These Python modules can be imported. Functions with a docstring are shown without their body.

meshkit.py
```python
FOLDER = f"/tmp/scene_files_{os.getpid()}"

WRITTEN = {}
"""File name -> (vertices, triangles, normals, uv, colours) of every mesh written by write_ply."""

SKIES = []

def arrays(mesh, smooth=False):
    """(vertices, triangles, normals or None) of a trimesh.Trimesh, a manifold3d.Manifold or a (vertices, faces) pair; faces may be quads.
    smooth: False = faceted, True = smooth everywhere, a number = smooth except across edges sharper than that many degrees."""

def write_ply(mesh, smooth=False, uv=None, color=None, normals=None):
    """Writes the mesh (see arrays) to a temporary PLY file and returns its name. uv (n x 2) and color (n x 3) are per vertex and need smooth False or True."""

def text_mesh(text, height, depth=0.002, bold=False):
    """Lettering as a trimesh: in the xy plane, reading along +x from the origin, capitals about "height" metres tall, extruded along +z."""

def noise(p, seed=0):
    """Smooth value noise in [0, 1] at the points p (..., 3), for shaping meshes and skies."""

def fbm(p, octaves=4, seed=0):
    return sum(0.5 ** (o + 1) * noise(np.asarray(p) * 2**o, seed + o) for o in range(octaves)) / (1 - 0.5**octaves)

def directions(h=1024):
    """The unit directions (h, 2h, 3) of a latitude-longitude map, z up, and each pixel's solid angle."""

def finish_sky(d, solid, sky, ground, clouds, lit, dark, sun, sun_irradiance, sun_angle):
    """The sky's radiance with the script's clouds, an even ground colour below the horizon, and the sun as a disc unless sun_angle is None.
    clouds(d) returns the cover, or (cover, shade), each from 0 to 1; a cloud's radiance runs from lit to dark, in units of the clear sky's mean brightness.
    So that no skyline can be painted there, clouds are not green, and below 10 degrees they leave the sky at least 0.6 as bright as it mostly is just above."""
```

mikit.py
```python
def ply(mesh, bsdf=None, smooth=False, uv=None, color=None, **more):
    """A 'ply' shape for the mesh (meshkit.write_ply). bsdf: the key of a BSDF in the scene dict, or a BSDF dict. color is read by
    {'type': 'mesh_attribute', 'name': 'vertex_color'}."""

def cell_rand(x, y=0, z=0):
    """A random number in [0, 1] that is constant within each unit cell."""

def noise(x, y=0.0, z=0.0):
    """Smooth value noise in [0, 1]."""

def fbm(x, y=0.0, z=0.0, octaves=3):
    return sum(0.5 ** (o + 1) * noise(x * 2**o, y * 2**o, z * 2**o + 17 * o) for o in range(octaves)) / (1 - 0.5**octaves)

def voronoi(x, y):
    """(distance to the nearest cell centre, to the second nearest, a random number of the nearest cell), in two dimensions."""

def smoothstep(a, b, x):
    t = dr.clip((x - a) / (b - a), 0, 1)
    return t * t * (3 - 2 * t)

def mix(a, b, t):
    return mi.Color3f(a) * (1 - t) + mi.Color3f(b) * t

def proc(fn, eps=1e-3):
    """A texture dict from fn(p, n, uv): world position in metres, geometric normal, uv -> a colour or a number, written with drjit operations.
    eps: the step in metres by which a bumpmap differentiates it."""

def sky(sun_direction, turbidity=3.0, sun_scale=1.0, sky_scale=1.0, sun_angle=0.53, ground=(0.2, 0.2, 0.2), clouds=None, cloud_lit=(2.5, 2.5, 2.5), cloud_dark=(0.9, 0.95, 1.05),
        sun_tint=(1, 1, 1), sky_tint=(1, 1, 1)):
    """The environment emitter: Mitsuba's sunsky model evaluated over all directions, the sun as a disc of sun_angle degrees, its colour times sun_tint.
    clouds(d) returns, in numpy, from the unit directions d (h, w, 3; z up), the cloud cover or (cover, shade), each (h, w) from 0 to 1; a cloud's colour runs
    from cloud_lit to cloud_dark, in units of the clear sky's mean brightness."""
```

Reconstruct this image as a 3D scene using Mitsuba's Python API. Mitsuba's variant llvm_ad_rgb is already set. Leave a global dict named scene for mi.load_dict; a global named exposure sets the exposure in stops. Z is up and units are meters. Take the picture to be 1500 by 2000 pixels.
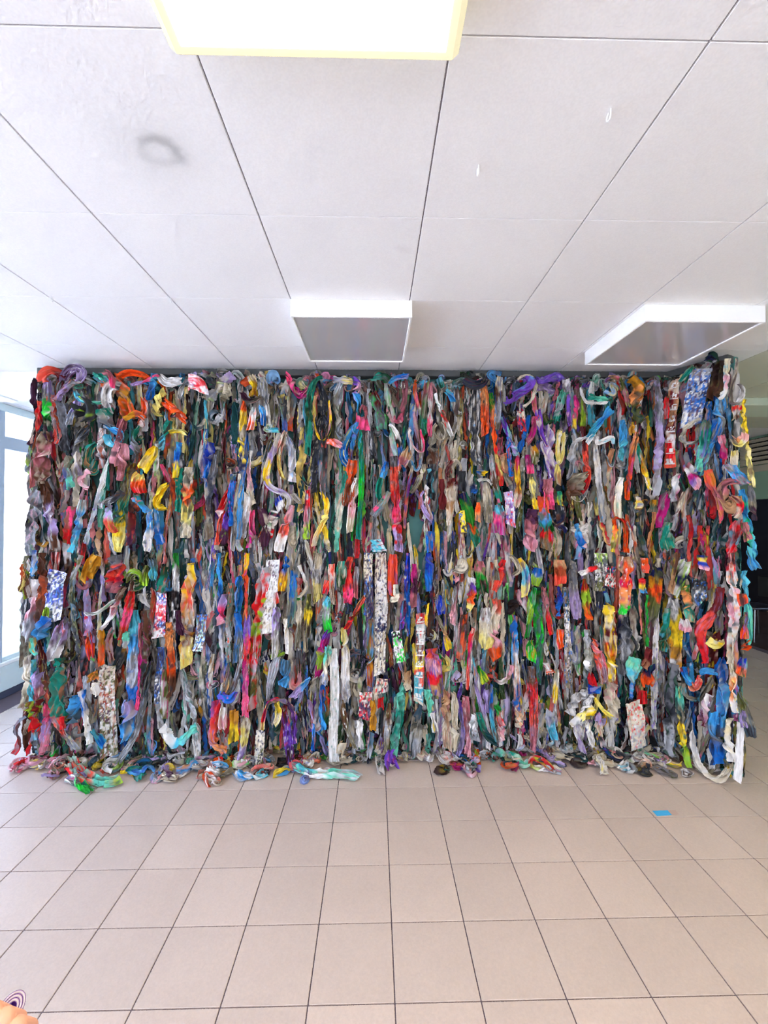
import math, numpy as np, trimesh, mitsuba as mi, mikit, meshkit, drjit as dr
from meshkit import noise as vnoise
T = mi.ScalarTransform4f
rng = np.random.default_rng(7)
scene, labels = {}, {}

# ---------------------------------------------------------------- camera, sky, exposure
FOC, EYE = 846.54, 1.674
YAW, PITCH, ROLL = -0.0212462, -0.016046, -0.000721
def _rot(y, p, r):
    cy, sy, cp, sp, cr, sr = math.cos(y), math.sin(y), math.cos(p), math.sin(p), math.cos(r), math.sin(r)
    return np.array([[cr, -sr, 0], [sr, cr, 0], [0, 0, 1]]) @ np.array([[1, 0, 0], [0, cp, -sp], [0, sp, cp]]) @ np.array([[cy, 0, sy], [0, 1, 0], [-sy, 0, cy]])
RC = _rot(YAW, PITCH, ROLL)
_w = lambda v: [float(v[0]), float(v[2]), float(-v[1])]
CAM = np.array([0, 0, EYE])
fwd, up = np.array(_w(RC.T @ [0, 0, 1])), _w(-RC.T @ [0, 1, 0])
scene['camera'] = {'type': 'perspective', 'fov': 2 * math.degrees(math.atan(750 / FOC)), 'fov_axis': 'x', 'near_clip': 0.02, 'far_clip': 500,
                   'to_world': T().look_at(origin=CAM.tolist(), target=(CAM + fwd).tolist(), up=up)}
exposure = 4.36
SKY, LAMP = 1.0, 1.3
scene['sky'] = mikit.sky((0.3, -0.2, 0.93), turbidity=3, sun_scale=0.5, sky_scale=SKY, ground=(0.45, 0.45, 0.45),
                         clouds=lambda d: (0.8 + 0.2 * meshkit.fbm(d * 3, 3, 5), 0.3 * meshkit.fbm(d * 4, 3, 9)), cloud_lit=(1.2, 1.5, 2.15), cloud_dark=(.95, 1.14, 1.55))

def ray(px, py):
    d = np.stack([(np.asarray(px, float) - 750) / FOC, (np.asarray(py, float) - 1000) / FOC, np.ones_like(np.asarray(px, float))], -1) @ RC
    return np.stack([d[..., 0], d[..., 2], -d[..., 1]], -1)
def on_z(px, py, z):
    d = ray(px, py); return CAM + d * ((z - EYE) / d[..., 2])[..., None]
def on_y(px, py, y):
    d = ray(px, py); return CAM + d * (y / d[..., 1])[..., None]
def on_x(px, py, x):
    d = ray(px, py); return CAM + d * (x / d[..., 0])[..., None]

# ---------------------------------------------------------------- materials
def two(b): return {'type': 'twosided', 'nested': b}
def rgb(*c): return {'type': 'rgb', 'value': [float(x) for x in (c if len(c) == 3 else c * 3)]}
def mat(name, col, rough=0.6, spec=0.4, **k):
    scene[name] = two({'type': 'principled', 'base_color': rgb(*col) if isinstance(col, tuple) else col, 'roughness': rough, 'specular': spec, **k})
VC = {'type': 'mesh_attribute', 'name': 'vertex_color'}
mat('m_cloth', VC, 0.8, 0.25)
mat('m_cloth_paint', VC, 0.42, 0.4)
WALLY, H = 3.15, EYE + 1.065
_st = on_z(312, 296, H); _sx, _sy = float(_st[0]), float(_st[1])
def ceil_fn(p, n, uv):
    g = mikit.fbm(p.x * 2.2, p.y * 2.2, 1.0, octaves=3)
    f = mikit.noise(p.x * 260, p.y * 260)
    dx, dy = (p.x - _sx) / 0.085, (p.y - _sy) / 0.075
    w = mikit.fbm(p.x * 25, p.y * 25, 3.0) - .5
    r = dr.sqrt(dx * dx + dy * dy) + w * .35
    ring = dr.exp(-dr.square((r - .62) / .25)) * (.35 + .65 * mikit.smoothstep(-.6, .6, dx - dy))
    halo = dr.exp(-r * r * .35) * .35
    ed = 1 - mikit.smoothstep(.0, .05, dr.abs(p.y - 0.36) + 0.03 * mikit.noise(p.x * 20, 4.0))
    st = dr.clip(ring * .33 + halo * .3, 0, .5)
    base = mikit.mix(mi.Color3f(.80, .795, .80), mi.Color3f(.85, .85, .85), g) * (.97 + .06 * f)
    return base * (1 - st) 
def ceil_bump(p, n, uv): return mikit.noise(p.x * 170, p.y * 170) + .6 * mikit.noise(p.x * 420, p.y * 420)
scene['m_ceiling'] = two({'type': 'bumpmap', 'arbitrary': mikit.proc(ceil_bump, 1e-3), 'scale': 0.0007, 'bsdf': {'type': 'diffuse', 'reflectance': mikit.proc(ceil_fn)}})
mat('m_gap', (.27, .255, .285), .9, .1)
for i, c in enumerate([(.55, .455, .40), (.57, .474, .417), (.53, .441, .39)]):
    def tile_fn(p, n, uv, c=c):
        s = mikit.noise(p.x * 330, p.y * 330) * .5 + mikit.noise(p.x * 140, p.y * 140) * .5
        b = mikit.fbm(p.x * 3, p.y * 3, 2.0)
        return mi.Color3f(*c) * (.93 + .1 * s) * (.95 + .1 * b)
    scene[f'm_tile_{i}'] = two({'type': 'principled', 'base_color': mikit.proc(tile_fn), 'roughness': .38, 'specular': .35})
mat('m_grout', (.13, .105, .125), .9, .1)
mat('m_teal', (.055, .20, .19), .55, .4)
mat('m_rail', (.09, .095, .095), .7, .2)
mat('m_white', (.86, .87, .86), .35, .4)
mat('m_whitewall', (.84, .86, .86), .7, .2)
mat('m_frame', (.42, .50, .60), .35, .5)
mat('m_sill', (.70, .82, .84), .4, .5)
mat('m_skirt', (.06, .07, .12), .5, .4)
mat('m_greenwall', (.30, .47, .36), .7, .2)
mat('m_beige', (.55, .50, .40), .7, .2)
mat('m_ceil_dim', (.52, .52, .42), .8, .2)  # darker ceiling colour at the far right, standing in for dim light there
mat('m_beam', (.58, .64, .52), .7, .2)
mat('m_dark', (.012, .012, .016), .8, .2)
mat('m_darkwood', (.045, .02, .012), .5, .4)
mat('m_metal', (.6, .6, .62), .25, .5, metallic=1.0)
mat('m_black', (.02, .02, .025), .35, .5)
mat('m_tape', (.06, .42, .75), .5, .4)
mat('m_paper', (.50, .38, .33), .7, .2)
scene['m_prism'] = two({'type': 'roughplastic', 'diffuse_reflectance': rgb(.52, .52, .54), 'int_ior': 1.8, 'alpha': .02})
mat('m_pave', (.58, .67, .78), .8, .2)
mat('m_build', (.82, .84, .86), .8, .2)
mat('m_brick', (.62, .36, .26), .8, .2)
mat('m_aqua', (.35, .80, .82), .5, .4)
mat('m_leaf', (.55, .6, .34), .6, .3)
mat('m_trunk', (.2, .15, .1), .8, .2)
mat('m_skin', (.72, .36, .24), .5, .4)
scene['m_glass'] = {'type': 'thindielectric', 'int_ior': 1.5}

# ---------------------------------------------------------------- helpers
count = {}
def numbered(name):
    k = count.get(name, 0); count[name] = k + 1
    return name if k == 0 else f'{name}_{k:03d}'
def put(name, mesh, m, parent=None, smooth=False, color=None, **more):
    key = numbered(f'{parent}__{name}' if parent else name)
    scene[key] = mikit.ply(mesh, m, smooth=smooth, color=color, **more)
    return key
def tag(key, label=None, category=None, group=None, kind=None):
    d = {}
    if label: d['label'] = label
    if category: d['category'] = category
    if group: d['group'] = group
    if kind: d['kind'] = kind
    labels[key] = d
    return key
def struct(name, mesh, m, smooth=False, label=None):
    k = put(name, mesh, m, smooth=smooth); tag(k, label, kind='structure'); return k
def cbox(x0, x1, y0, y1, z0, z1, c=0.003):
    c = min(c, (x1 - x0) / 2.2, (y1 - y0) / 2.2, (z1 - z0) / 2.2)
    P = []
    for x, sx in ((x0, 1), (x1, -1)):
        for y, sy in ((y0, 1), (y1, -1)):
            for z, sz in ((z0, 1), (z1, -1)):
                P += [(x + sx * c, y + sy * c, z), (x + sx * c, y, z + sz * c), (x, y + sy * c, z + sz * c)]
    return trimesh.convex.convex_hull(np.array(P))
def box(x0, x1, y0, y1, z0, z1): return trimesh.creation.box(bounds=[(x0, y0, z0), (x1, y1, z1)])
cat = trimesh.util.concatenate
def tube(points, radii, sides=6):
    p = np.asarray(points, float)
    t = np.gradient(p, axis=0); t /= np.linalg.norm(t, axis=1, keepdims=True) + 1e-12
    a = np.cross(t, np.where(np.abs(t[:, 2:]) < .9, [0, 0, 1.0], [1.0, 0, 0])); a /= np.linalg.norm(a, axis=1, keepdims=True) + 1e-12
    b, an = np.cross(t, a), np.arange(sides) * 2 * np.pi / sides
    v = p[:, None] + np.broadcast_to(radii, (len(p),))[:, None, None] * (np.cos(an)[None, :, None] * a[:, None] + np.sin(an)[None, :, None] * b[:, None])
    i, j = np.meshgrid(np.arange(len(p) - 1), np.arange(sides), indexing='ij')
    q = np.stack([i * sides + j, i * sides + (j + 1) % sides, (i + 1) * sides + (j + 1) % sides, (i + 1) * sides + j], -1).reshape(-1, 4)
    f = np.vstack([q[:, [0, 1, 2]], q[:, [0, 2, 3]]])
    e = len(p) * sides
    caps = [[e, (k + 1) % sides, k] for k in range(sides)] + [[e + 1, e - sides + k, e - sides + (k + 1) % sides] for k in range(sides)]
    return np.vstack([v.reshape(-1, 3), p[0], p[-1]]), np.vstack([f, caps])

# ---------------------------------------------------------------- room shell
XL, XR, YB, YF = -3.46, 4.95, -3.6, 8.5
TS, FX, FZ = 0.3, -0.230937, 2.724468
struct('floor', box(XL - .1, XR + .05, YB, YF, -0.06, -0.004), 'm_grout', label='floor of square pinkish beige tiles with dark grout lines')
vis, rest = [], []
for i in range(-12, 19):
    for j in range(-22, 21):
        x0, y0 = FX + i * TS, FZ + j * TS
        if x0 < XL or x0 + TS > XR + .2: continue
        cx, cy = x0 + TS / 2, y0 + TS / 2
        seen = False
        if cy > 1.1 and cy < 6.2:
            px, py = 732 + FOC * cx / cy, 1013 + FOC * EYE / cy
            seen = -90 < px < 1590 and py < 2130 and (cy < 3.2 or px < 120 or px > 1440)
        (vis if seen else rest).append((x0, y0, i, j))
G = .0022
for x0, y0, i, j in vis[:300]:
    t = cbox(x0 + G, x0 + TS - G, y0 + G, y0 + TS - G, -.012, .0, .0012)
    put('tile', t, f'm_tile_{(i * 7 + j * 13 + i * j) % 3}', 'floor')
k = put('tile', cat([box(x0 + G, min(x0 + TS - G, XR), y0 + G, y0 + TS - G, -.012, 0) for x0, y0, i, j in rest + vis[300:]]), 'm_tile_0', 'floor')
labels[k] = {'kind': 'stuff'}

SC = 1.065 / 1.49078564
PW, CX, CZ = 0.80865 * SC, -0.570151 * SC, 1.30824 * SC
struct('ceiling', box(XL - .1, XR + 3, YB, YF, H + .006, H + .1), 'm_gap', label='ceiling of square white panels with thin dark joints')
pc, prest = [], []
for i in range(-6, 10):
    for j in range(-8, 13):
        x0, y0 = CX + i * PW, CZ + j * PW
        if x0 + PW < XL - .05 or x0 > XR: continue
        cx, cy = x0 + PW / 2, y0 + PW / 2
        vi = cy > .1 and abs(cx / max(cy, .1)) < 1.15 and y0 + PW > .55 and y0 < 4.6
        (pc if vi else prest).append((max(x0, XL - .05), min(x0 + PW, XR + .0), y0 + .0009 * (j == 0), y0 + PW - .0009 * (j == -1)))
def panel(a): return cbox(a[0] + .0024, a[1] - .0024, a[2] + .0008, a[3] - .0008, H, H + .014, .0012)
for a in pc: put('panel', panel(a), 'm_ceil_dim' if a[0] > 2.3 and a[2] > 2.6 else 'm_ceiling', 'ceiling')
k = put('panel', cat([panel(a) for a in prest]), 'm_ceiling', 'ceiling'); labels[k] = {'kind': 'stuff'}

# fabric wall and its angled return
A = np.array([float(on_y(1304, 900, WALLY)[0]), WALLY])
B = on_z(1444, 1520, 0.0)[:2]; B = np.array([float(B[0]), float(B[1])])
XW0 = float(on_y(88, 900, WALLY)[0])
U1 = np.array([1.0, 0.0]); U2 = (B - A) / np.linalg.norm(B - A)
N1 = np.array([0.0, -1.0]); N2 = np.array([U2[1], -U2[0]])
if N2 @ A > 0: N2 = -N2
L1, L2 = A[0] - XW0, float(np.linalg.norm(B - A))
struct('wall_back', cbox(XW0, A[0] + .1, WALLY, WALLY + .12, 0, H, .004), 'm_teal', label='dark teal partition wall covered with hanging fabric strips')
def wing_mesh(d0, d1, z0, z1, e=0.0):
    q = [A + N2 * d1, B + U2 * e + N2 * d1, B + U2 * e - N2 * d0, A - N2 * d0]
    return trimesh.convex.convex_hull(np.array([(p[0], p[1], z) for p in q for z in (z0, z1)]))
struct('wall_right', wing_mesh(.06, 0, 0, H), 'm_teal', label='short angled teal return of the partition wall')
struct('trim_1', cbox(XW0 - .01, A[0], WALLY - .075, WALLY, H - .045, H, .004), 'm_rail', label='dark rail along the top of the partition wall')
struct('trim_2', wing_mesh(0, .075, H - .045, H), 'm_rail', label='dark rail on top of the angled wall return')

struct('wall_light_block', box(1.95, 2.05, WALLY + .13, YF, 0, H), 'm_whitewall', label='added unseen wall behind the partition that blocks light to the right side')  # added out of view to keep left window light from the right zone
# left: bulkhead, window wall, outdoors
struct('trim_3', cbox(XL + .75, XW0 - .0, 3.16, 3.34, H - .165, H, .004), 'm_whitewall', label='white bulkhead below the ceiling left of the fabric wall')
struct('trim_4', cbox(XL, XL + .75, 3.10, 3.34, H - .175, H, .004), 'm_white', label='white boxed end of the bulkhead at the left edge')
wl = 'window_1'
tag(wl, 'large glazed window at the left with grey blue frame and pale sill panel', kind='structure')
ZS, ZH = 0.32, 2.74
put('lower_panel', cbox(XL - .05, XL, YB, YF, .07, ZS, .004), 'm_sill', wl)
put('skirting', cbox(XL - .04, XL - .01, YB, YF, 0, .07, .003), 'm_skirt', wl)
put('sill', cbox(XL - .07, XL + .05, YB, YF, ZS, ZS + .035, .006), 'm_white', wl)
put('sill', cbox(XL - .07, XL + .02, YB, YF, ZS + .035, ZS + .075, .006), 'm_sill', wl)
put('head', cbox(XL - .07, XL + .05, YB, YF, ZH - .07, ZH, .006), 'm_sill', wl)
put('transom', cbox(XL - .06, XL + .02, YB, YF, 2.33, 2.45, .006), 'm_frame', wl)
for y in (-3.5, -1.6, .3, 2.2, 4.03, 5.9, 7.8):
    put('mullion', cbox(XL - .06, XL + .03, y - .06, y + .06, ZS, ZH, .006), 'm_frame', wl)
for y0, y1 in ((2.26, 3.97), (4.09, 5.84), (5.96, 7.74)):
    for z0, z1 in ((ZS + .07, 2.33), (2.45, ZH - .07)):
        put('pane', trimesh.Trimesh([(XL - .03, y0, z0), (XL - .03, y1, z0), (XL - .03, y1, z1), (XL - .03, y0, z1)], [(0, 1, 2), (0, 2, 3)]), 'm_glass', wl)
k = struct('ground', box(-40, XL - .07, -30, 40, -.2, -.06), 'm_pave', label='bright pale pavement outside the left window')
put('building', cat([box(-16, -15, -6, 40, -.1, 7), box(-15.1, -15, 8, 8.4, 0, 6)]), 'm_build'); tag('building', 'pale overexposed building seen through the left window', 'building')
put('brick_panel', box(-15.03, -15, 14.5, 20, 3.4, 6.5), 'm_brick', 'building')
put('aqua_panel', cbox(-4.66, -4.58, 5.6, 5.8, -.08, .70, .01), 'm_aqua'); tag('aqua_panel', 'bright aqua panel standing outside the left window', 'panel')  # plain aqua block set outside the glass
lv = []
r2 = np.random.default_rng(3)
for c in r2.normal(size=(700, 3)) * [.55, .8, .75] + [-9.2, 9.4, 3.5]:
    d = r2.normal(size=(3, 3)) * .05
    lv += [c + d[0], c + d[1], c + d[2], c + d[0] + d[1] - d[2]]
f = np.arange(0, len(lv), 4)
tag('outdoor_tree', 'sparse leafy tree beyond the left window', 'tree')
put('foliage', (np.array(lv), np.vstack([np.c_[f, f + 1, f + 2], np.c_[f, f + 1, f + 3]])), 'm_leaf', 'outdoor_tree')
v_, f_ = tube(np.array([[-9.2, 9.4, -.1], [-9.15, 9.4, 1.5], [-9.25, 9.35, 3.6]]), [.11, .09, .05], 8)
put('trunk', (v_, f_), 'm_trunk', 'outdoor_tree', smooth=True)

# right: side wall with dark opening, louvre, beam
OY0, OY1 = 4.3, 7.6
struct('wall_side', cat([box(XR, XR + .15, YB, OY0, 0, H), box(XR, XR + .15, OY1, YF, 0, H), box(XR, XR + .15, OY0, OY1, 1.93, H)]), 'm_greenwall', label='pale green side wall with a wide dark opening')
struct('wall_rear', box(XL, XR + .15, YF, YF + .1, 0, H), 'm_whitewall', label='pale wall behind the partition')
struct('trim_5', cbox(XR - .03, XR, 3.3, 7.6, 2.28, 2.36, .004), 'm_beige', label='beige ledge above the green band on the right')
struct('trim_6', cbox(A[0] + .35, XR, 3.72, 4.15, H - .07, H, .004), 'm_beam', label='shallow pale green ceiling beam at the right')
tag('wall_vent', 'long louvred air vent with horizontal slats high on the right wall', 'vent')
put('backing', box(XR - .02, XR, 4.2, 7.4, 2.37, 2.71), 'm_dark', 'wall_vent')
for z in np.linspace(2.40, 2.69, 6):
    sl = cbox(0, .05, 4.2, 7.4, -.008, .008, .002); sl.apply_transform(trimesh.transformations.rotation_matrix(.5, (0, 1, 0))); sl.apply_translation((XR - .06, 0, z))
    put('slat', sl, 'm_beige', 'wall_vent')
for y in np.arange(4.35, 7.4, .42): put('bracket', box(XR - .05, XR - .015, y, y + .09, 2.38, 2.70), 'm_beige', 'wall_vent')
struct('room_beyond', cat([box(XR + .15, 9, OY0 - .2, OY0 - .1, 0, H), box(XR + .15, 9, OY1 + .1, OY1 + .2, 0, H), box(9, 9.1, OY0 - .2, OY1 + .2, 0, H)]), 'm_dark', label='unlit dark room behind the opening at the right')  # walls coloured near black to stand for the darkness inside
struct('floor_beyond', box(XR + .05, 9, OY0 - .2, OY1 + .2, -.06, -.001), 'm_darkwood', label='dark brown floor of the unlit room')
ch = 'side_chair'; tag(ch, 'dark chair with thin metal legs in the dark room at the right edge', 'chair')
cx, cy = 5.36, 6.0
put('seat', cbox(cx - .22, cx + .22, cy - .22, cy + .22, .435, .46, .01), 'm_metal', ch)
put('backrest', cbox(cx + .2, cx + .225, cy - .2, cy + .2, .55, .85, .01), 'm_black', ch)
for sx in (-1, 1):
    for sy in (-1, 1):
        p = np.array([[cx + sx * .19, cy + sy * .19, .44], [cx + sx * .23, cy + sy * .22, 0.003]])
        put('leg', tube(np.vstack([p[0], (p[0] + p[1]) / 2, p[1]]), .011, 8), 'm_metal', ch, smooth=True)
struct('wall_front', cat([box(x, x + .12, YB - .1, YB, 0, H) for x in (-3.5, -1.4, .7, 2.8, 4.9)] + [box(3.2, XR, YB - .1, YB, 0, H), box(XL, XR, YB - .1, YB, 0, .35), box(XL, XR, YB - .1, YB, H - .2, H)]), 'm_frame', label='unseen front wall behind the viewer, open bays shaped to set the daylight')  # unseen; bays opened and closed to shape the daylight on the strips

# ceiling lamps
def lamp(label, x0, x1, y0, y1, lit):
    t = numbered('ceiling_lamp'); tag(t, label, 'ceiling lamp', 'square surface mounted ceiling lamps')
    z0 = H - .085
    if lit:
        put('housing', cbox(x0 + .015, x1 - .015, y0 + .015, y1 - .015, H - .03, H, .003), 'm_white', t)
        scene['m_lampdiff'] = two({'type': 'diffuse', 'reflectance': rgb(.35, .34, .25)})
        k = put('rim', cbox(x0, x1, y0, y1, z0, H - .028, .014), 'm_lampdiff', t)
        scene[k]['emitter'] = {'type': 'area', 'radiance': rgb(.036, .0325, .021)}
        k = put('diffuser', cbox(x0 + .03, x1 - .03, y0 + .03, y1 - .03, z0 - .002, z0 + .01, .001), 'm_lampdiff', t)
        scene[k]['emitter'] = {'type': 'area', 'radiance': rgb(*(LAMP * np.array([1, .80, .53])))}
        return
    w = .012
    put('housing', cat([cbox(x0, x1, y0, y0 + w, z0, H, .002), cbox(x0, x1, y1 - w, y1, z0, H, .002), cbox(x0, x0 + w, y0, y1, z0, H, .002), cbox(x1 - w, x1, y0, y1, z0, H, .002)]), 'm_white', t)
    put('diffuser', cbox(x0 + w, x1 - w, y0 + w, y1 - w, z0 + .006, z0 + .012, .001), 'm_prism', t)
f0, f1 = on_z(567, 584, H), on_z(805, 587, H)
lamp('unlit square ceiling lamp above the middle of the fabric wall, reflecting the strips', float(f0[0]), float(f1[0]), float(f0[1]), float(f0[1]) + .61, False)
f0, f1 = on_z(1260, 594, H), on_z(1489, 600, H)
lamp('unlit square ceiling lamp at the right above the angled wall, reflecting the strips', float(f0[0]), float(f1[0]), float(f0[1]), float(f0[1]) + .62, False)
f0, f1 = on_z(338, 119, H - .085), on_z(893, 132, H - .085)
lamp('large lit warm white ceiling lamp at the top of the view', float(f0[0]), float(f1[0]), float(f0[1]) - .6, float(f0[1]), True)

px0, py0 = float(f1[0] - f0[0]), float(f0[1])
for lx, ly, nm in ((2.19, py0, 'right of the viewer'), (-.12, py0 - 2.31, 'behind the viewer'), (2.19, py0 - 2.31, 'behind the viewer at the right'), (4.3, py0, 'far right, near the side wall')):  # lamps added out of view to warm and brighten floor and wall
    lamp(f'added unseen warm ceiling lamp {nm}', lx - .29, lx + .29, ly - .6, ly, True)

# hooks, tape
for nm, px, py in (('right of the lit lamp', 1193, 212), ('in front of the right corner of the lit lamp', 935, 322), ('on a joint left of the middle lamp', 333, 582), ('on the far left ceiling joint', 98, 578)):
    p = on_z(px, py, H); s = .028
    th = np.linspace(0, 1.5 * np.pi, 12)
    c = np.vstack([[0, 0, .004], [0, 0, -.2 * s], *np.c_[np.zeros(12), s * .35 * (1 - np.cos(th)), -.45 * s - s * .35 * np.sin(th)]])
    k = put('ceiling_hook', tube(c + p, .0022, 6), 'm_white', smooth=True); tag(k, f'small white ceiling hook {nm}', 'hook', 'ceiling hooks')
q = on_z(np.array([1274, 1304, 1312, 1283]), np.array([1584, 1583, 1592, 1594]), .0)[:, :2]
from shapely.geometry import Polygon
tp = trimesh.creation.extrude_polygon(Polygon(q), .0012, engine='earcut'); tp.apply_translation((0, 0, .0003))
k = put('floor_tape', tp, 'm_tape'); tag(k, 'small piece of bright blue tape stuck on the tiled floor', 'tape')
q = on_z(np.array([1306, 1319, 1326, 1314]), np.array([1583, 1582, 1591, 1592]), .0)[:, :2]
tp = trimesh.creation.extrude_polygon(Polygon(q), .0008, engine='earcut'); tp.apply_translation((0, 0, .0003))
k = put('floor_tape', tp, 'm_paper'); tag(k, 'faint brown tape residue beside the blue tape on the floor', 'tape')

# ---------------------------------------------------------------- fabric strips
PAL = {k: v for k, v in (x.split('=') for x in '''w=e6e4e2 o=d9d0bd g=84868c lg=b6b8bd c=42464e k=1b1b22 db=5a7484 t=20917f dt=1c5054 mt=74ccb6 aq=62c0d2 sb=50a8dc b=1672be rb=2748b4 n=1b2558
p=7c50b6 lv=b6a4ce pl=582d4c m=c02c86 pk=ef5f92 lp=e6b0bc dp=bc7882 r=dc2832 dr=7a2a2e co=e66450 or=ea6420 ao=eea468 ru=aa5532 br=6e4a38 dbn=42302c tan=c29c76 y=f2d634 ly=ece08c mu=c89228 li=a4c840 gr=2a9c3c
bg=2ed84c dg=20553a ol=6c703e kh=8e8878'''.split())}
NAME = dict(w='white', o='cream', g='grey', lg='pale grey', c='charcoal', k='black', db='slate blue', t='teal', dt='dark teal', mt='mint', aq='aqua', sb='sky blue', b='blue', rb='royal blue', n='navy', p='purple', lv='lavender',
            pl='plum', m='magenta', pk='pink', lp='pale pink', dp='dusty pink', r='red', dr='maroon', co='coral', or_='orange', ao='apricot', ru='rust', br='brown', dbn='dark brown', tan='tan', y='yellow', ly='pale yellow',
            mu='mustard', li='lime', gr='green', bg='bright green', dg='dark green', ol='olive', kh='khaki')
NAME['or'] = NAME.pop('or_')
def lin(hx):
    c = np.array([int(hx[i:i + 2], 16) for i in (0, 2, 4)]) / 255
    return np.where(c < .04045, c / 12.92, ((c + .055) / 1.055) ** 2.4)
COL = {k: lin(v) ** 1.2 * .95 for k, v in PAL.items()}
STAIN = [COL[k] for k in 'c dbn br kh dt g ol o k w'.split()]
DARK_SHADE = [COL[k] for k in 'c c k dbn dt dg k c ol n pl br db dt dt c dr'.split()]  # dark cloth colours that also paint in the shade between the front strips
NEUT = [COL[k] for k in 'c lg w o kh o dt db w dbn c g lg w o w lv lp c o'.split()]

def spline(P, n):
    if len(P) == 2: P = np.vstack([P[0], (P[0] + P[1]) / 2, P[1]])
    d = np.r_[0, np.cumsum(np.sqrt(np.linalg.norm(np.diff(P, axis=0), axis=1)) + 1e-6)]
    from scipy.interpolate import PchipInterpolator, CubicSpline
    cs = (PchipInterpolator if len(P) < 4 else CubicSpline)(d, P)
    q = cs(np.linspace(0, d[-1], 8 * len(P) + 30))
    s = np.r_[0, np.cumsum(np.linalg.norm(np.diff(q, axis=0), axis=1))]
    u = np.linspace(0, s[-1], n)
    return np.stack([np.interp(u, s, q[:, k]) for k in range(3)], 1), s[-1]

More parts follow.
